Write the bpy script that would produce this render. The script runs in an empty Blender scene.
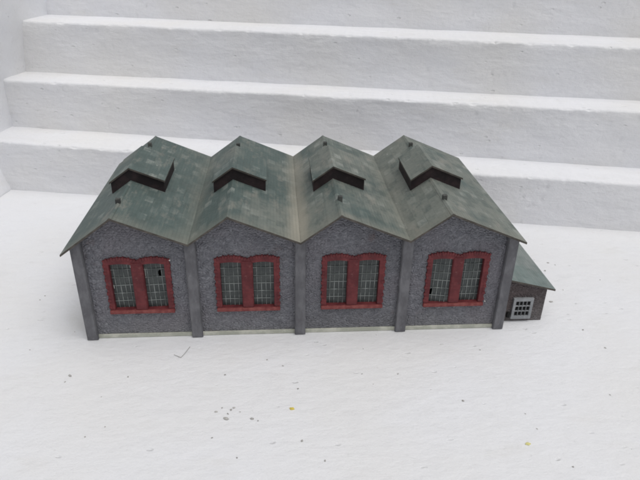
import bpy, bmesh, math, random
from mathutils import Vector, Matrix, noise
random.seed(7)
S = bpy.context.scene
COL = S.collection
U = 0.085                       # one bay of the model shed is 8.5 cm wide
Q, H, RI, DEP, OV = 0.359, 1.0687, 0.2635, 2.205, 0.079   # ridge position, eave height, rise, depth, overhang (in bays)
EL, ER = 0.1125, 0.0892         # overhang past the end walls
SL, SR = RI / Q, RI / (1 - Q)   # slopes

# ------------------------------------------------------------------ helpers
def link(name, bm, mats, parent=None, loc=(0, 0, 0)):
    me = bpy.data.meshes.new(name)
    bmesh.ops.recalc_face_normals(bm, faces=bm.faces)
    for v in bm.verts: v.co *= U
    bm.to_mesh(me); bm.free()
    o = bpy.data.objects.new(name, me); COL.objects.link(o)
    for m in (mats if isinstance(mats, (list, tuple)) else [mats]): me.materials.append(m)
    o.parent = parent; o.location = Vector(loc) * U
    return o

def empty(name, loc=(0, 0, 0), rz=0):
    o = bpy.data.objects.new(name, None); COL.objects.link(o)
    o.empty_display_size = 0.01
    o.location = Vector(loc) * U; o.rotation_euler = (0, 0, rz)
    return o

def tag(o, label=None, cat=None, group=None, kind=None):
    if label: o['label'] = label
    if cat: o['category'] = cat
    if group: o['group'] = group
    if kind: o['kind'] = kind

def box(bm, x0, x1, y0, y1, z0, z1, bev=0.0, mi=0):
    b = bmesh.new()
    bmesh.ops.create_cube(b, size=1)
    for v in b.verts:
        v.co = Vector((x0 + (v.co.x + .5) * (x1 - x0), y0 + (v.co.y + .5) * (y1 - y0), z0 + (v.co.z + .5) * (z1 - z0)))
    if bev: bmesh.ops.bevel(b, geom=b.edges[:], offset=bev, segments=2, profile=.6, affect='EDGES')
    merge(bm, b, mi=mi)

def merge(bm, b, M=None, mi=0):
    vm = {}
    for v in b.verts: vm[v] = bm.verts.new(M @ v.co if M else v.co)
    for f in b.faces:
        try:
            nf = bm.faces.new([vm[v] for v in f.verts]); nf.material_index = mi
        except ValueError: pass
    b.free()

def prism(bm, poly, y0, y1, mi=0):          # polygon in (x,z), pushed along y
    a = [bm.verts.new((x, y0, z)) for x, z in poly]; c = [bm.verts.new((x, y1, z)) for x, z in poly]
    n = len(poly)
    for q in ([bm.faces.new(a), bm.faces.new(c[::-1])] + [bm.faces.new((a[i], c[i], c[(i + 1) % n], a[(i + 1) % n])) for i in range(n)]):
        q.material_index = mi

def holed(bm, outer, holes, y0, y1, bev=0.0):   # polygon with holes in (x,z), pushed along y
    cu = bpy.data.curves.new('tmp', 'CURVE'); cu.dimensions = '2D'; cu.fill_mode = 'BOTH'
    cu.extrude = abs(y1 - y0) / 2 - bev; cu.bevel_depth = bev; cu.bevel_resolution = 1; cu.offset = -bev
    for pl in [outer] + holes:
        s = cu.splines.new('POLY'); s.points.add(len(pl) - 1); s.use_cyclic_u = True
        for p, (x, z) in zip(s.points, pl): p.co = (x, z, 0, 1)
    o = bpy.data.objects.new('tmp', cu); COL.objects.link(o)
    dg = bpy.context.evaluated_depsgraph_get()
    me = bpy.data.meshes.new_from_object(o.evaluated_get(dg))
    b = bmesh.new(); b.from_mesh(me)
    bmesh.ops.remove_doubles(b, verts=b.verts, dist=1e-5)
    M = Matrix(((1, 0, 0, 0), (0, 0, 1, (y0 + y1) / 2), (0, 1, 0, 0), (0, 0, 0, 1)))
    merge(bm, b, M)
    bpy.data.objects.remove(o); bpy.data.curves.remove(cu); bpy.data.meshes.remove(me)

# ------------------------------------------------------------------ materials
class NT:
    def __init__(s, name, rough=0.7, spec=0.3):
        s.m = bpy.data.materials.new(name); s.m.use_nodes = True
        s.t = s.m.node_tree; s.n = s.t.nodes; s.l = s.t.links
        s.b = s.n['Principled BSDF']; s.b.inputs['Roughness'].default_value = rough
        s.b.inputs['Specular IOR Level'].default_value = spec
        tc = s.n.new('ShaderNodeTexCoord'); mp = s.n.new('ShaderNodeMapping')
        mp.inputs['Scale'].default_value = (1 / U,) * 3
        s.l.new(tc.outputs['Object'], mp.inputs[0]); s.p = mp.outputs[0]   # coordinates in bays
    def put(s, sock, v):
        if hasattr(v, 'links'): s.l.new(v, sock)
        elif isinstance(v, tuple) and len(v) == 3 and sock.type == 'RGBA': sock.default_value = (*v, 1)
        else: sock.default_value = v
    def scale(s, v, k=(1, 1, 1), off=(0, 0, 0)):
        m = s.n.new('ShaderNodeMapping'); s.put(m.inputs[0], v); m.inputs['Scale'].default_value = k; m.inputs['Location'].default_value = off
        return m.outputs[0]
    def noise(s, sc, det=4, ro=.55, k=(1, 1, 1), off=(0, 0, 0), dist=0):
        t = s.n.new('ShaderNodeTexNoise'); s.put(t.inputs['Vector'], s.scale(s.p, k, off))
        t.inputs['Scale'].default_value = sc; t.inputs['Detail'].default_value = det; t.inputs['Roughness'].default_value = ro; t.inputs['Distortion'].default_value = dist
        return t.outputs[0]
    def voro(s, sc, feat='F1', k=(1, 1, 1), off=(0, 0, 0), out='Distance', vec=None):
        t = s.n.new('ShaderNodeTexVoronoi'); t.feature = feat; s.put(t.inputs['Vector'], s.scale(vec or s.p, k, off)); t.inputs['Scale'].default_value = sc
        return t.outputs[out]
    def ramp(s, v, a, b, lo=0., hi=1., smooth=True):
        m = s.n.new('ShaderNodeMapRange'); m.interpolation_type = 'SMOOTHSTEP' if smooth else 'LINEAR'
        s.put(m.inputs[0], v); 
        for i, x in enumerate((a, b, lo, hi)): m.inputs[i + 1].default_value = x
        return m.outputs[0]
    def math(s, op, a, b=0., c=0.):
        m = s.n.new('ShaderNodeMath'); m.operation = op
        s.put(m.inputs[0], a); s.put(m.inputs[1], b); s.put(m.inputs[2], c)
        return m.outputs[0]
    def mix(s, f, a, b):
        m = s.n.new('ShaderNodeMix'); m.data_type = 'RGBA'
        s.put(m.inputs[0], f); s.put(m.inputs[6], a); s.put(m.inputs[7], b)
        return m.outputs[2]
    def xyz(s, v=None):
        m = s.n.new('ShaderNodeSeparateXYZ'); s.put(m.inputs[0], v or s.p); return m.outputs
    def comb(s, x, y, z=0.):
        m = s.n.new('ShaderNodeCombineXYZ')
        for i, a in enumerate((x, y, z)): s.put(m.inputs[i], a)
        return m.outputs[0]
    def bump(s, h, dist, strength=1., prev=None):
        m = s.n.new('ShaderNodeBump'); s.put(m.inputs['Height'], h); m.inputs['Distance'].default_value = dist * U; m.inputs['Strength'].default_value = strength
        if prev is not None: s.l.new(prev, m.inputs['Normal'])
        return m.outputs[0]
    def done(s, col, nrm=None, rough=None):
        s.put(s.b.inputs['Base Color'], col)
        if nrm is not None: s.l.new(nrm, s.b.inputs['Normal'])
        if rough is not None: s.put(s.b.inputs['Roughness'], rough)
        return s.m

def white_paint(name, base, warm, grime_z=False, brush=(1, 5, 5), pits=1.0, spots=0.25, rel=1.0, warm_patch=False):
    t = NT(name, .62, .25)
    big = t.noise(.55, 3); mid = t.noise(3.2, 5, .6, brush)
    col = t.mix(t.ramp(big, .35, .7), base, warm)
    col = t.mix(t.ramp(mid, .52, .8, 0, .22), col, tuple(c * .8 for c in base))
    sm = t.noise(1.3, 5, .65, (1, 2.5, 2.5), (3, 1, 0))
    col = t.mix(t.ramp(sm, .56, .80, 0, .26), col, (warm[0] * .84, warm[1] * .82, warm[2] * .76))
    sc2 = t.noise(2.6, 6, .7, (1, 1.5, 1.5), (6, 2, 1)); col = t.mix(t.ramp(sc2, .58, .78, 0, .12), col, (.60, .60, .585))
    gr = t.noise(38, 3, .7); col = t.mix(t.ramp(gr, .55, .75, 0, .26), col, (.58, .58, .57))
    # small dirty pits, sparse
    v = t.voro(7, vec=None); gate = t.noise(7.7, 1, .5, (1, 1, 1), (9, 2, 4))
    sp = t.math('MULTIPLY', t.ramp(v, .03, .10, 1, 0), t.ramp(gate, .55, .62))
    col = t.mix(t.math('MULTIPLY', sp, spots), col, (.22, .21, .19))
    if grime_z:
        z = t.xyz()[2]
        fr = t.noise(5, 4)
        g = t.ramp(t.math('SUBTRACT', z, t.math('MULTIPLY', fr, .05)), -.012, .02, .55, 0)
        col = t.mix(g, col, (.35, .32, .27))
    if warm_patch:  # slightly darker, yellower patch around the left end of the shed
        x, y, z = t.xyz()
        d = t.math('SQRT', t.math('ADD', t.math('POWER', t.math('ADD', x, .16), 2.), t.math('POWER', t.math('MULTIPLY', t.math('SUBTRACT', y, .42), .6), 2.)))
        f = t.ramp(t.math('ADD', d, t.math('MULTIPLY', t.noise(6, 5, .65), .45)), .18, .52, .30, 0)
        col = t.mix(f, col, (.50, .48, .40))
    br = t.noise(15, 6, .66, (.75, 1.4, 1.4)); fine = t.noise(55, 3, .65); lump = t.noise(5, 3, .5, brush)
    p1 = t.voro(5.5, k=(.8, 1.6, 1.6), off=(2, 3, 1)); pg = t.noise(4, 2, .5, off=(5, 5, 5))
    pit = t.math('MULTIPLY', t.ramp(p1, .05, .16, 1, 0), t.ramp(pg, .52, .6))
    n = t.bump(lump, .05, .30 * rel)
    n = t.bump(br, .03, .30 * rel, n)
    n = t.bump(fine, .010, .3 * rel, n)
    n = t.bump(t.math('MULTIPLY', pit, -1.), .03 * pits, .55, n)
    return t.done(col, n)

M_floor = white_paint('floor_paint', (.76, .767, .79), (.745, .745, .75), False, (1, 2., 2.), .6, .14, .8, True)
M_step = white_paint('step_paint', (.79, .795, .82), (.775, .77, .765), False, (.9, 1.8, 2.2), 1.3, .03, 1.1)
M_wallw = white_paint('wall_paint', (.78, .79, .82), (.79, .79, .80), False, (1, 1, 1), 1., .10)

def roof_mat(name, annex=False):
    t = NT(name, .6, .3)
    x, y, z = t.xyz()
    bx = t.comb(t.math('ADD', y, 0.03), t.math('MULTIPLY', x, 1.06))
    wob = t.noise(3, 3)
    br = t.n.new('ShaderNodeTexBrick'); t.put(br.inputs['Vector'], bx); br.offset = .5
    br.inputs['Scale'].default_value = 1; br.inputs['Brick Width'].default_value = .125; br.inputs['Row Height'].default_value = .082
    br.inputs['Mortar Size'].default_value = .0035; br.inputs['Mortar Smooth'].default_value = .2; br.inputs['Bias'].default_value = -.15
    t.put(br.inputs['Color1'], (0, 0, 0)); t.put(br.inputs['Color2'], (1, 1, 1)); t.put(br.inputs['Mortar'], (.3, .3, .3))
    per = br.outputs['Color']
    green = (.088, .120, .112); grey = (.180, .195, .172); tan = (.335, .315, .26); lite = (.34, .36, .33)
    if annex: green = (.17, .215, .205); grey = (.22, .245, .235)
    big = t.noise(1.5, 4, .6, (1, .8, 1), (1.3, .4, 0)); mid = t.noise(6, 5, .65)
    streak = t.noise(14, 4, .6, (2.2, .25, 1))
    east = 0. if annex else t.ramp(x, .8, 3.4, -.07, .10)
    lf = t.ramp(t.math('FRACT', x), Q - .01, Q + .01, 1, 0)     # slopes facing left
    col = t.mix(t.ramp(t.math('ADD', big, east), .42, .62), green, grey)
    col = t.mix(t.ramp(streak, .5, .72, 0, .6), col, grey)
    dk = t.noise(11, 5, .7, (1.8, .3, 1), (5, 2, 8)); col = t.mix(t.ramp(dk, .54, .74, 0, .6), col, tuple(k * .6 for k in green))
    col = t.mix(t.math('MULTIPLY', t.ramp(per, .45, .1, 0, .5), t.ramp(mid, .40, .58, 1, .2)), col, tuple(k * .72 for k in green))
    col = t.mix(t.math('MULTIPLY', t.ramp(per, .5, .95), t.ramp(mid, .44, .62, .06, .55)), col, lite)
    col = t.mix(t.ramp(t.noise(9, 5, .7, off=(7, 1, 2)), .50, .72, 0, .6), col, (.072, .100, .094) if not annex else (.11, .14, .135))
    if not annex:
        # dust and grime washed down into the valleys, thickest in the second one
        fx = t.math('ABSOLUTE', t.math('SUBTRACT', t.math('FRACT', t.math('ADD', x, .5)), .5))
        inner = t.math('MULTIPLY', t.ramp(x, .4, .6), t.ramp(x, 3.4, 3.6, 1, 0))
        second = t.ramp(t.math('ABSOLUTE', t.math('SUBTRACT', x, 2.)), .3, .5, 1, .26)
        ed = t.noise(5, 4, .6, (1, .4, 1))
        w = t.math('ADD', fx, t.math('MULTIPLY', ed, -.16))
        band = t.math('MULTIPLY', t.math('MULTIPLY', t.ramp(w, -.06, .06, 1, 0), inner), second)
        band = t.math('MULTIPLY', band, t.ramp(y, -.1, 2.2, 1., .55))
        col = t.mix(t.ramp(t.noise(4, 6, .72, (1.4, .6, 1), (2, 6, 3)), .54, .68, 0, .5), col, (.26, .25, .215))
        col = t.mix(t.math('MULTIPLY', band, .8), col, tan)
        # dusty front edge
        fe = t.ramp(t.math('ADD', y, t.math('MULTIPLY', ed, -.3)), -.24, -.02, .4, 0)
        col = t.mix(fe, col, (.22, .215, .18))
    chips = t.voro(9, off=(.3, .7, 0)); cg = t.noise(6, 1, .5, off=(3, 8, 1))
    col = t.mix(t.math('MULTIPLY', t.ramp(chips, .04, .13, .5, 0), t.ramp(cg, .6, .64)), col, (.5, .51, .48))
    # fine ribs running along the roof
    st = t.math('SINE', t.math('ADD', t.math('MULTIPLY', x, 2 * math.pi / .030), t.math('MULTIPLY', wob, 1.2)))
    stm = t.math('MULTIPLY', st, t.math('SUBTRACT', 1., t.math('MULTIPLY', lf, .75)))
    n = t.bump(stm, .003, .16)
    n = t.bump(br.outputs['Fac'], .006, -.9, n)
    n = t.bump(per, .006, .5, n)
    n = t.bump(t.noise(22, 4, .6), .012, .5, n)
    col = t.mix(t.ramp(stm, -1, -.4, .15, 0), col, (.05, .058, .054))
    return t.done(col, n)
M_roof = roof_mat('roof_tiles'); M_roof_annex = roof_mat('annex_roof_tiles', True)

def stone_mat(name, a, b, c, sc=29):
    t = NT(name, .68, .3)
    wob = t.noise(9, 2)
    x, y, z = t.xyz()
    v = t.comb(t.math('ADD', t.math('ADD', x, y), t.math('MULTIPLY', wob, .05)), t.math('ADD', t.math('MULTIPLY', z, 1.35), t.math('MULTIPLY', wob, .05)), 0)
    def vo(feat, out):
        n = t.n.new('ShaderNodeTexVoronoi'); n.feature = feat; n.voronoi_dimensions = '2D'; t.put(n.inputs['Vector'], v); n.inputs['Scale'].default_value = sc
        return n.outputs[out]
    d = vo('DISTANCE_TO_EDGE', 'Distance'); rc = vo('F1', 'Color')
    g = t.xyz(rc)
    col = t.mix(g[0], a, b)
    col = t.mix(t.ramp(t.noise(2.2, 4), .42, .66, 0, .55), col, c)
    col = t.mix(t.ramp(d, .0, .12, .28, 0), col, tuple(k * .62 for k in a))
    col = t.mix(t.ramp(t.noise(26, 3, .7), .55, .78, 0, .5), col, (.34, .335, .35))      # dusty high spots
    col = t.mix(t.ramp(t.math('ADD', z, t.math('MULTIPLY', t.noise(4, 4), -.5)), -.3, .1, .28, 0), col, (.26, .255, .25))
    col = t.mix(t.ramp(t.noise(1.1, 5, .65, off=(8, 3, 6)), .48, .70, 0, .35), col, tuple(k * .62 for k in a))
    col = t.mix(t.ramp(t.noise(3.1, 5, .7, off=(1, 9, 6)), .60, .74, 0, .5), col, (.16, .10, .09))
    n = t.bump(t.ramp(d, 0, .4), .015, .7)
    n = t.bump(t.noise(20, 3, .6, off=(2, 2, 2)), .03, .6, n)
    n = t.bump(t.noise(30, 4, .65), .018, .7, n)
    return t.done(col, n)
M_stone = stone_mat('dark_stone', (.160, .163, .184), (.238, .242, .266), (.205, .192, .214))
M_annexwall = stone_mat('dark_brick', (.085, .072, .073), (.12, .10, .10), (.105, .078, .078), 30)

def plain(name, c, c2, sc=12, rough=.65, bd=.006, spec=.3, k=(1, 1, 1)):
    t = NT(name, rough, spec)
    col = t.mix(t.ramp(t.noise(sc, 4, .6, k), .38, .68), c, c2)
    col = t.mix(t.ramp(t.noise(sc * 3.1, 3, .6, k, (4, 4, 1)), .6, .8, 0, .4), col, tuple(min(1, q * 1.5) for q in c2))
    n = t.bump(t.noise(sc * 3, 4, .6, k), bd, .7)
    return t.done(col, n)
M_pil = plain('pilaster_grey', (.118, .118, .128), (.178, .178, .190), 9, .7, .014, k=(1, 1, .5))
M_red = plain('red_brick_paint', (.120, .024, .027), (.165, .034, .037), 9, .55, .012)
t = NT('red_brick_trim', .58, .28)
_z = t.math('FRACT', t.math('ADD', t.math('DIVIDE', t.xyz()[2], .037), t.math('MULTIPLY', t.noise(14, 2), .12)))
_j = t.ramp(t.math('ABSOLUTE', t.math('SUBTRACT', _z, .5)), .40, .5)
_c = t.mix(t.ramp(t.noise(7, 5, .65), .36, .68), (.105, .021, .025), (.175, .037, .040))
_c = t.mix(t.math('MULTIPLY', _j, .35), _c, (.06, .018, .02))
_c = t.mix(t.ramp(t.noise(24, 4, .7), .60, .74, 0, .55), _c, (.25, .11, .105))
_c = t.mix(t.ramp(t.noise(12, 5, .7, off=(5, 5, 2)), .62, .72, 0, .6), _c, (.075, .052, .055))
M_red = t.done(_c, t.bump(t.noise(30, 4, .6), .01, .6, t.bump(_j, .006, -.8)))
M_sill = plain('worn_red_sill', (.17, .036, .036), (.26, .080, .072), 11, .6, .01)
M_edge = plain('roof_edge_brown', (.065, .058, .050), (.11, .098, .085), 12, .65)
M_black = plain('vent_black', (.020, .015, .016), (.042, .027, .028), 8, .7)
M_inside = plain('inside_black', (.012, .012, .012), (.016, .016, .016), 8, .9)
M_base = plain('base_plate_cream', (.40, .41, .35), (.56, .56, .49), 8, .7)
M_stub = plain('stub_grey', (.05, .052, .05), (.10, .105, .095), 10, .7)
M_glass = plain('dirty_pane', (.030, .038, .038), (.064, .074, .072), 8, .3, .008, .5)
M_greyframe = plain('grey_frame', (.24, .25, .26), (.33, .34, .35), 12, .6)
M_bar = None
t = NT('pane_bars', .5, .4)
hz = t.noise(7, 4, .6, (1, 1, 1.6))
M_bar = t.done(t.mix(t.ramp(hz, .40, .66), (.105, .120, .116), (.33, .355, .345)))
t = NT('glue_white', .5, .4); M_glue = t.done((.55, .56, .52))
t = NT('crumb_yellow', .7, .2); M_yel = t.done((.62, .50, .10))
t = NT('crumb_pale_yellow', .7, .2); M_yel2 = t.done((.66, .62, .28))
M_grit = plain('grit_grey', (.30, .295, .28), (.50, .49, .47), 8, .85)

# ------------------------------------------------------------------ floor
ROT = math.radians(-10.863)
bm = bmesh.new()
x0, x1, y0, y1 = -22., 26., -24., 9.
NX, NY = 96, 66
g = [[bm.verts.new((x0 + (x1 - x0) * i / NX, y0 + (y1 - y0) * j / NY, 0)) for j in range(NY + 1)] for i in range(NX + 1)]
for i in range(NX):
    for j in range(NY): bm.faces.new((g[i][j], g[i + 1][j], g[i + 1][j + 1], g[i][j + 1]))
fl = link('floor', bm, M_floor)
tag(fl, 'white painted floor with faint scuffs and specks under the model building', 'floor', kind='structure')

# ------------------------------------------------------------------ stairs (local axes: x along the steps, y into them)
zf = [lambda t: 0., lambda t: .7264 - .0072 * t, lambda t: 1.473 + .0003 * t, lambda t: 2.2324 - .0042 * t, lambda t: 3.0, lambda t: 3.75]
cf = [None, lambda t: 3.33, lambda t: 4.0195 - .0109 * t, lambda t: 4.6141 - .0081 * t, lambda t: 5.395 + .0127 * t, lambda t: 6.15]
stairs = empty('staircase', (0, 0, 0), ROT)
tag(stairs, 'white painted stairs with rounded worn nosings rising behind the model building', 'stairs')
def nz(a, b, c): return noise.noise(Vector((a, b, c)))
T0, T1, NT_ = -3.6, 10.0, 760
NV = 22
rc = random.Random(21)
chips = {i: [(rc.uniform(-3, 7), rc.uniform(.02, .07), rc.uniform(.006, .022)) for _ in range(26)] for i in range(1, 6)}
def pit(a, b, c):
    p = max(0., nz(a * 13, b * 19, c) - .56) * max(0., min(1., (nz(a * 1.3, b * 1.7, c + 40) + .12) * 4))
    return min(.013, p * .14)
for i in range(1, 6):
    bm = bmesh.new(); prev = None
    for k in range(NT_ + 1):
        tt = T0 + (T1 - T0) * k / NT_
        c = cf[i](tt); z = zf[i](tt); zb = zf[i - 1](tt) - (.06 if i > 1 else .05)
        wz = .010 * nz(tt * 1.3, i * 7, 0) + .006 * nz(tt * 5, i * 7, 2) + .004 * nz(tt * 16, i * 3, 5)
        wy = .014 * nz(tt * .9, i * 5, 9) + .007 * nz(tt * 5.5, i * 9, 4) + .005 * nz(tt * 19, i * 2, 1)
        r = .040 + .018 * nz(tt * 3.1, i * 4, 7)
        ch = 0.
        for ct, cw, cdp in chips[i]:
            d = abs(tt - ct) / cw
            if d < 1: ch += cdp * (1 - d * d) * (.7 + .6 * nz(tt * 30, ct, 1))
        pr = [(c, zb)]
        for s in range(1, NV):
            zz = zb + (z - r - zb) * s / NV
            pr.append((c + .016 * nz(tt * 1.6, zz * 3, i) + .004 * nz(tt * 5, zz * 12, i + 3) + .003 * nz(tt * 16, zz * 30, i + 6) + pit(tt, zz, i * 11.3), zz))
        for s in range(0, 6):
            a = math.pi / 2 * s / 5
            k_ = ch * math.sin(2 * a) ** 2
            pr.append((c + wy + r * (1 - math.cos(a)) + k_ * .7, z + wz - r + r * math.sin(a) - k_ * .7))
        ce = cf[i + 1](tt) + .15 if i < 5 else c + 1.2
        for s in range(1, 6):
            yy = c + r + wy + (ce - c - r - wy) * s / 5
            pr.append((yy, z + wz * (1 - s / 5) + .008 * nz(tt * 1.5, yy * 4, i * 3)))
        pr.append((ce, zb))
        cur = [bm.verts.new((tt, yy, zz)) for yy, zz in pr]
        if prev:
            m = len(cur)
            for q in range(m): bm.faces.new((prev[q], cur[q], cur[(q + 1) % m], prev[(q + 1) % m]))
        else: bm.faces.new(cur)
        prev = cur
    bm.faces.new(prev[::-1])
    for f in bm.faces: f.smooth = True
    link('step', bm, M_step, stairs)

# rough plastered wall closing the left end of the stairs
bm = bmesh.new()
def wt(y, z):
    base = [(-.5, -2.86), (0, -2.86), (.55, -3.05), (.72, -3.13), (1.47, -3.10), (2.2, -2.97), (3., -2.9), (6., -2.9)]
    for (a, ta), (b, tb) in zip(base, base[1:]):
        if z <= b: t0 = ta + (tb - ta) * max(0, (z - a)) / (b - a); break
    return t0 + .02 * nz(y * 1.4, z * 1.4, 3) + .008 * nz(y * 5, z * 5, 8)
NYW, NZW = 70, 90
gr = [[None] * (NZW + 1) for _ in range(NYW + 1)]
for a in range(NYW + 1):
    for b in range(NZW + 1):
        y = 1.9 + 5.6 * a / NYW; z = -.03 + 5. * b / NZW
        gr[a][b] = (bm.verts.new((wt(y, z), y, z)), bm.verts.new((-3.9, y, z)))
for a in range(NYW):
    for b in range(NZW):
        for s in (0, 1): bm.faces.new([gr[a][b][s], gr[a + 1][b][s], gr[a + 1][b + 1][s], gr[a][b + 1][s]])
for a in range(NYW):
    for b in (0, NZW): bm.faces.new([gr[a][b][0], gr[a + 1][b][0], gr[a + 1][b][1], gr[a][b][1]])
for b in range(NZW):
    for a in (0, NYW): bm.faces.new([gr[a][b][0], gr[a][b + 1][0], gr[a][b + 1][1], gr[a][b][1]])
for f in bm.faces: f.smooth = True
wl = link('wall', bm, M_wallw); wl.rotation_euler = (0, 0, ROT)
tag(wl, 'white plastered wall closing the left end of the stairs', 'wall')

# ------------------------------------------------------------------ the model shed
shed = empty('model_engine_shed', (0, 0, .003))
tag(shed, 'dark grey four bay model engine shed with red windows and green tiled gable roofs', 'model building')

bm = bmesh.new(); box(bm, -.06, 4.06, .028, 2.14, 0, .040, .004)
link('base_plate', bm, M_base, shed)

def zroof(x):
    k = min(3, max(0, math.floor(x))); f = x - k
    return H + (SL * f if f < Q else SR * (1 - f))
TH = .021
outer = [(-.045, .012), (4.045, .012), (4.045, zroof(4.045) - TH)]
for k in (3, 2, 1, 0): outer += [(k + Q, H + RI - TH - .004), (k if k else -.045, zroof(-.045 if k == 0 else k) - TH - .004)]
holes = [[(k + .225, .315), (k + .225, .84), (k + .785, .84), (k + .785, .315)] for k in range(4)]
bm = bmesh.new()
holed(bm, outer, holes, .042, .10)
holed(bm, outer, [], 2.04, 2.10)
box(bm, -.045, .012, .101, 2.039, .012, H - .045)
box(bm, 3.988, 4.045, .101, 2.039, .012, H - .045)
link('wall', bm, M_stone, shed)
# black sheet added behind the windows, standing in for the unlit interior
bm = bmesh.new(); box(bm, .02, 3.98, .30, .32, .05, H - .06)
link('dark_backing', bm, M_inside, shed)

for k in range(5):
    w = .052; bm = bmesh.new()
    xa, xb = k - w, k + w
    za, zb = zroof(xa) - TH - .006, zroof(xb) - TH - .006
    zt = min(za, zb) if k in (1, 2, 3) else min(za, zb)
    bm2 = bmesh.new()
    poly = [(xa, 0), (xb, 0), (xb, zb), (k, zroof(k) - TH - .006), (xa, za)]
    prism(bm2, poly, -.004, .046)
    bmesh.ops.bevel(bm2, geom=[e for e in bm2.edges if all(v.co.y < 0 for v in e.verts)], offset=.007, segments=2, affect='EDGES')
    merge(bm, bm2)
    if k in (0, 4):   # the corner pilasters wrap round
        s = -1 if k == 0 else 1
        a, b = sorted((k + s * .044, k + s * .056))
        box(bm, a, b, .047, .13, 0, zroof(k + s * .056) - TH - .012)
    link('pilaster', bm, M_pil, shed)

# windows -------------------------------------------------------------
def arcs(z0, rise, xs):          # two shallow arches meeting at the mullion, from right to left
    pts = []
    for a, b in xs:
        for i in range(13):
            f = i / 12; pts.append((a + (b - a) * f, z0 + rise * (1 - (2 * f - 1) ** 2)))
    return pts
def window_frame(seed):
    rnd = random.Random(seed); bm = bmesh.new()
    out = [(.206, .292), (.797, .292)] + arcs(.854, .033, [(.802, .503), (.497, .203)])
    hl = [(.252, .325), (.252, .812)] + [(.252 + .194 * i / 6, .812 + .010 * (1 - (2 * i / 6 - 1) ** 2)) for i in range(1, 6)] + [(.446, .812), (.446, .325)]
    hr = [(x + .302, z) for x, z in hl]
    holed(bm, out, [hl, hr], .026, .096, .004)
    # toothed bricks along the jambs
    n = 15
    for s, xe in ((-1, .206), (1, .798)):
        for i in range(n):
            z = .300 + (.855 - .300) * i / n; h = (.855 - .300) / n
            ln = (.0085 if i % 2 else .001) + rnd.uniform(-.0012, .0012)
            a, b = sorted((xe - s * .022, xe + s * ln))
            box(bm, a, b, .0235 + rnd.uniform(-.0015, .0015), .05, z + .0035, z + h - .0035, .0025)
    # voussoirs of the two arches
    for a, b in ((.197, .500), (.503, .808)):
        m = 12
        for i in range(m):
            f = (i + .5) / m; x = a + (b - a) * f; z = .854 + .033 * (1 - (2 * f - 1) ** 2)
            ang = -math.atan(.033 * -4 * (2 * f - 1) / (b - a)) 
            q = bmesh.new(); L = (.008 if i % 2 else .003)
            box(q, -.0098, .0098, .0225 + rnd.uniform(-.0015, .0015), .05, -.024, L, .0025)
            merge(bm, q, Matrix.Translation((x, 0, z)) @ Matrix.Rotation(ang, 4, 'Y'))
    return bm
def pane_mesh(gap=(), nx=5, nz_=6):
    bm = bmesh.new(); w, h = .212, .510       # origin at the lower left corner
    for i in range(nx):
        for j in range(nz_):
            if (i, j) in gap:      # broken pane: a jagged shard is left at one side
                x0_, z0_, cw, ch = w * i / nx, h * j / nz_, w / nx, h / nz_
                prism(bm, [(x0_, z0_), (x0_ + cw * .42, z0_), (x0_ + cw * .25, z0_ + ch * .4), (x0_ + cw * .36, z0_ + ch * .7), (x0_ + cw * .9, z0_ + ch * .86), (x0_ + cw, z0_ + ch), (x0_, z0_ + ch)], 0, .006)
                continue
            box(bm, w * i / nx, w * (i + 1) / nx, 0, .006, h * j / nz_, h * (j + 1) / nz_, 0, 0)
    bw = .0023
    for i in range(nx + 1):
        x = w * i / nx; box(bm, x - bw, x + bw, -.006, -.0005, 0, h, 0, 1)
    for j in range(nz_ + 1):
        z = h * j / nz_; box(bm, 0, w, -.0075, -.001, z - bw, z + bw, 0, 1)
    return bm
pane_labels = {(0, 1): 'pane with a small square missing', (3, 0): 'pane set askew with its lower left corner broken away'}
for k in range(4):
    fr = link('window', window_frame(k), M_red, shed, (k + (0.002, .004, .002, .008)[k], 0, (0, -.002, -.004, -.006)[k]))
    bm = bmesh.new(); box(bm, .200, .804, .012, .06, .285, .322, .006)
    link('sill', bm, M_sill, fr)
    bm = bmesh.new(); box(bm, .452, .546, .0205, .05, .323, .832, .005)
    link('mullion', bm, M_red, fr)
    for s in (0, 1):
        gap = {(0, 1): [(3, 4)], (3, 0): [(0, 1)]}.get((k, s), [])
        pn = link('pane', pane_mesh(gap), [M_glass, M_bar], fr, (.243 + .302 * s, .072, .315))
        if (k, s) in pane_labels: pn['label'] = pane_labels[(k, s)]
        if (k, s) == (3, 0): pn.rotation_euler = (math.radians(-1.5), math.radians(1.3), math.radians(-7)); pn.location.y -= .004 * U
        if (k, s) == (0, 0): pn.rotation_euler = (0, math.radians(-1.2), math.radians(2))
        if (k, s) == (0, 1): pn.rotation_euler = (0, math.radians(-1.), math.radians(3))
        if (k, s) == (2, 1): pn.rotation_euler = (0, math.radians(.8), 0)

# dried glue smears where panes were set
for (x, z, w, h) in [(.262, .56, .006, .05), (.437, .775, .010, .035), (.566, .70, .004, .12), (.752, .56, .004, .10), (3.449, .60, .006, .22), (3.447, .75, .005, .05), (.81, .862, .016, .014), (3.822, .335, .012, .016), (3.53, .255, .010, .008)]:
    q = bmesh.new(); bmesh.ops.create_icosphere(q, subdivisions=2, radius=1)
    for v in q.verts:
        f = 1 + .3 * nz(v.co.x * 2 + x * 9, v.co.y * 2, v.co.z * 2 + z * 7)
        yy = .066 if .24 < (x % 1) < .76 and z > .3 else .012
        if z < .3 : yy = .040
        v.co = Vector((x + v.co.x * w * f * .5, yy + v.co.y * .004, z + v.co.z * h * f * .5))
    link('glue_smear', q, M_glue, shed)

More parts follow.
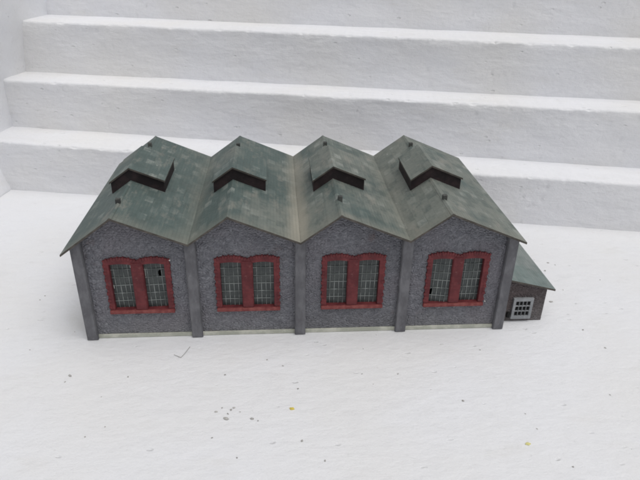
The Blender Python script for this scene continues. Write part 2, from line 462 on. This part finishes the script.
# roofs ---------------------------------------------------------------
def slab(bm, top, th, y0, y1):
    """bent sheet: top outline from left to right, thickness straight down, underside and ends get material 1"""
    n = len(top)
    A = [[bm.verts.new((x, y, z)) for x, z in top] for y in (y0, y1)]
    B = [[bm.verts.new((x, y, z - th)) for x, z in top] for y in (y0, y1)]
    for i in range(n - 1):
        f = bm.faces.new((A[0][i], A[0][i + 1], A[1][i + 1], A[1][i])); f.material_index = 0
        f = bm.faces.new((B[0][i + 1], B[0][i], B[1][i], B[1][i + 1])); f.material_index = 1
        for s in (0, 1):
            f = bm.faces.new((A[s][i], A[s][i + 1], B[s][i + 1], B[s][i])); f.material_index = 1
    for i in (0, n - 1):
        f = bm.faces.new((A[0][i], A[1][i], B[1][i], B[0][i])); f.material_index = 1
for k in range(4):
    xl = -EL if k == 0 else k + .0006; xr = 4 + ER if k == 3 else k + 1 - .0006
    top = [(xl, H + SL * (xl - k)), (k + Q, H + RI), (xr, H + SR * (k + 1 - xr))]
    bm = bmesh.new()
    slab(bm, top, TH, -OV, DEP)
    # thin raised ridge strip and verge lip
    slab(bm, [(k + Q - .020, H + RI - SL * .020 + .003), (k + Q, H + RI + .004), (k + Q + .020, H + RI - SR * .020 + .003)], .008, -OV + .002, .76)
    slab(bm, [(k + Q - .020, H + RI - SL * .020 + .003), (k + Q, H + RI + .004), (k + Q + .020, H + RI - SR * .020 + .003)], .008, 1.45, DEP - .002)
    rf = link('roof', bm, [M_roof, M_edge], shed)
    # raised ridge ventilator
    va, vb, vy0, vy1, up = .152, .692, .775, 1.445, .137
    bm = bmesh.new()
    w0, w1 = k + va + .012, k + vb - .012
    poly = [(w0, H + SL * (w0 - k) - .01), (k + Q, H + RI - .01), (w1, H + SR * (k + 1 - w1) - .01),
            (w1, H + SR * (k + 1 - w1) + up - .020), (k + Q, H + RI + up - .020), (w0, H + SL * (w0 - k) + up - .020)]
    prism(bm, poly, vy0 + .022, vy1 - .012)
    vt = link('roof_vent', bm, M_black, shed)
    bm = bmesh.new()
    slab(bm, [(k + va, H + SL * va + up), (k + Q, H + RI + up), (k + vb, H + SR * (1 - vb) + up)], .018, vy0, vy1)
    link('vent_roof', bm, [M_roof, M_edge], vt)

for k, x, y in ((0, .36, .262), (2, .378, .262), (3, .366, .262), (0, .36, 1.84), (1, .36, 1.80), (2, .362, 1.845), (3, .362, 1.80)):
    bm = bmesh.new()
    box(bm, k + x - .021, k + x + .021, y - .02, y + .02, H + RI - .03, H + RI + .040, .004)
    link('chimney_stub', bm, M_stub, shed)

# lean-to at the right end --------------------------------------------
az = lambda x: .391 + (4.571 - x) * .253
bm = bmesh.new()
AY0, AY1, AX0, AX1 = .14, 1.72, 4.048, 4.505
prism(bm, [(AX0, .0), (AX1, .0), (AX1, az(AX1) - .022), (AX0, az(AX0) - .022)], AY0, AY1)
an = link('lean_to', bm, M_annexwall, shed)
bm = bmesh.new()
slab(bm, [(AX0 - .001, az(AX0 - .001)), (4.575, az(4.575))], .020, AY0 - .032, AY1 + .03)
link('lean_to_roof', bm, [M_roof_annex, M_edge], an)
bm = bmesh.new()
wx0, wx1, wz0, wz1 = 4.170, 4.378, .035, .285
cx = [(wx0 + .026 + i * (wx1 - wx0 - .052) / 4, wx0 + .026 + (i + 1) * (wx1 - wx0 - .052) / 4) for i in range(4)]
cz = [(wz0 + .036 + j * (wz1 - wz0 - .068) / 3, wz0 + .036 + (j + 1) * (wz1 - wz0 - .068) / 3) for j in range(3)]
hol = [[(a + .0025, c + .004), (a + .0025, d - .004), (b - .0025, d - .004), (b - .0025, c + .004)] for a, b in cx for c, d in cz]
holed(bm, [(wx0, wz0), (wx1, wz0), (wx1, wz1), (wx0, wz1)], hol, AY0 - .026, AY0 + .002, .002)
lw = link('lean_to_window', bm, M_greyframe, an)
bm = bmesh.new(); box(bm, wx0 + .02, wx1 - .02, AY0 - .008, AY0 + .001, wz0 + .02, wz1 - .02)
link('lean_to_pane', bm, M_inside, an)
bm = bmesh.new(); box(bm, 4.125, 4.155, AY0 - .03, AY0 + .001, .055, .115, .006)
link('door_latch', bm, M_inside, an)

# ------------------------------------------------------------------ specks on the floor
bm = bmesh.new()
spots = [(1.303, -0.565, 1), (1.95, -0.78, 1.2), (1.959, -1.375, 1.2), (3.355, -1.0, 1.2), (3.988, -1.739, 1), (-0.066, -0.512, 1.5), (-0.086, -0.59, .9), (0.447, -0.55, 1), (0.264, -1.245, .9), (0.393, -1.146, .8), (1.677, -0.373, .9), (1.824, -0.466, .9), (2.862, -0.627, 1), (2.535, -0.611, .7), (2.124, -1.582, 1), (1.254, -1.307, .9), (1.46, -1.517, .9), (5.083, 1.309, 1.3), (4.967, 1.122, 1.6), (4.76, 0.466, 1.7), (4.874, -0.051, 1.1), (4.954, -0.348, 1.1), (5.0, 0.699, .8), (1.262, -1.024, 1.2), (1.35, -1.108, 2), (1.384, -1.007, 1.2), (1.407, -0.985, 1.3), (1.362, -1.052, .9), (1.561, -1.119, 1.4), (1.61, -1.143, .8), (1.308, -0.98, .9), (1.459, -1.034, .7), (3.867, -1.348, .7), (4.668, -0.992, .7), (-0.746, 0.738, .9), (-0.72, 0.815, 1), (-0.548, -0.121, .7), (3.719, -0.321, .7), (5.532, 0.894, .9), (5.149, 1.257, .9), (4.60, .33, .8)]
for i in range(34): spots.append((random.uniform(-2, 6), random.uniform(-2.3, 1.6), random.uniform(.25, .6)))
for x, y, s in spots:
    q = bmesh.new(); bmesh.ops.create_icosphere(q, subdivisions=2, radius=1)
    ang = random.uniform(0, 3.14); st = random.uniform(1, 1.9); sd = random.uniform(0, 50)
    for v in q.verts:
        f = 1 + .45 * nz(v.co.x * 1.5 + sd, v.co.y * 1.5, v.co.z * 1.5)
        a = Vector((v.co.x * st * f, v.co.y * f, v.co.z * f * .5))
        v.co = Matrix.Rotation(ang, 3, 'Z') @ a * .0068 * s + Vector((x, y, .003 * s))
    merge(bm, q)
gt = link('grit', bm, M_grit)
tag(gt, 'tiny grey crumbs of grit scattered over the white floor', 'grit', kind='stuff')

def crumb(name, x, y, s, m, label, seed):
    b = bmesh.new(); bmesh.ops.create_icosphere(b, subdivisions=3, radius=1)
    for v in b.verts:
        f = 1 + .5 * nz(v.co.x * 1.4 + seed, v.co.y * 1.4, v.co.z * 1.4)
        v.co = Vector((v.co.x * 1.6 * f, v.co.y * f, max(-.3, v.co.z * .6 * f))) * s + Vector((0, 0, .3 * s))
    o = link(name, b, m, None, (x, y, 0)); tag(o, label, 'crumb', 'yellow crumbs on the floor')
crumb('yellow_crumb', 1.891, -1.021, .013, M_yel, 'deep yellow crumb on the white floor in front of the middle of the model building', 3)
crumb('yellow_crumb', 3.733, -1.500, .013, M_yel2, 'pale greenish yellow crumb on the white floor near the lower right', 11)
# a bent grey hair
bm = bmesh.new()
pts = [Vector(a) for a in ((.808, -.259, .004), (.845, -.285, .006), (.879, -.306, .004), (.915, -.235, .012), (.942, -.145, .004))]
for a, b in zip(pts, pts[1:]):
    d = b - a; q = bmesh.new(); bmesh.ops.create_cone(q, cap_ends=True, segments=8, radius1=.0022, radius2=.0022, depth=d.length)
    merge(bm, q, Matrix.Translation((a + b) / 2) @ d.to_track_quat('Z', 'Y').to_matrix().to_4x4())
hr = link('thread', bm, M_grit)
tag(hr, 'short bent grey thread lying on the floor before the first bay', 'thread')

# ------------------------------------------------------------------ light
SUN_EL, SUN_AZ = math.radians(72), math.radians(135)      # azimuth measured clockwise from +Y
w = bpy.data.worlds.new('World'); S.world = w; w.use_nodes = True
nt = w.node_tree; bg = nt.nodes['Background']
sky = nt.nodes.new('ShaderNodeTexSky'); sky.sky_type = 'NISHITA'; sky.sun_disc = False
sky.sun_elevation = SUN_EL; sky.sun_rotation = SUN_AZ; sky.dust_density = 4; sky.air_density = 1.0
hs = nt.nodes.new('ShaderNodeHueSaturation'); hs.inputs['Saturation'].default_value = .18     # overcast: nearly grey
nt.links.new(sky.outputs[0], hs.inputs['Color']); nt.links.new(hs.outputs[0], bg.inputs[0])
bg.inputs[1].default_value = .12
ld = bpy.data.lights.new('sun', 'SUN'); ld.energy = 1.3; ld.angle = math.radians(60); ld.color = (1, .98, .955)
lo = bpy.data.objects.new('sun', ld); COL.objects.link(lo)
dv = Vector((math.sin(SUN_AZ) * math.cos(SUN_EL), math.cos(SUN_AZ) * math.cos(SUN_EL), math.sin(SUN_EL)))
lo.rotation_euler = dv.to_track_quat('Z', 'Y').to_euler(); lo.location = dv * 3

# ------------------------------------------------------------------ camera
cd = bpy.data.cameras.new('camera'); co = bpy.data.objects.new('camera', cd); COL.objects.link(co)
r = Vector((0.99735346, -0.07030944, 0.01851111)); u = Vector((0.01624219, 0.4636332, 0.88587835)); f = Vector((0.07086798, 0.88323317, -0.46354815))
M = Matrix((r, u, -f)).transposed().to_4x4(); M.translation = Vector((1.796194, -4.755903, 3.551472)) * U
co.matrix_world = M
cd.sensor_width = 36; cd.sensor_fit = 'HORIZONTAL'; cd.lens = 592.2 / 640 * 36
cd.clip_start = .01; cd.clip_end = 100
S.camera = co

S.render.engine = 'CYCLES'
S.view_settings.view_transform = 'Standard'; S.view_settings.look = 'None'
S.view_settings.exposure = -0.20
S.cycles.filter_width = 1.8; S.view_settings.gamma = 1
S.render.resolution_x = 1024; S.render.resolution_y = 768
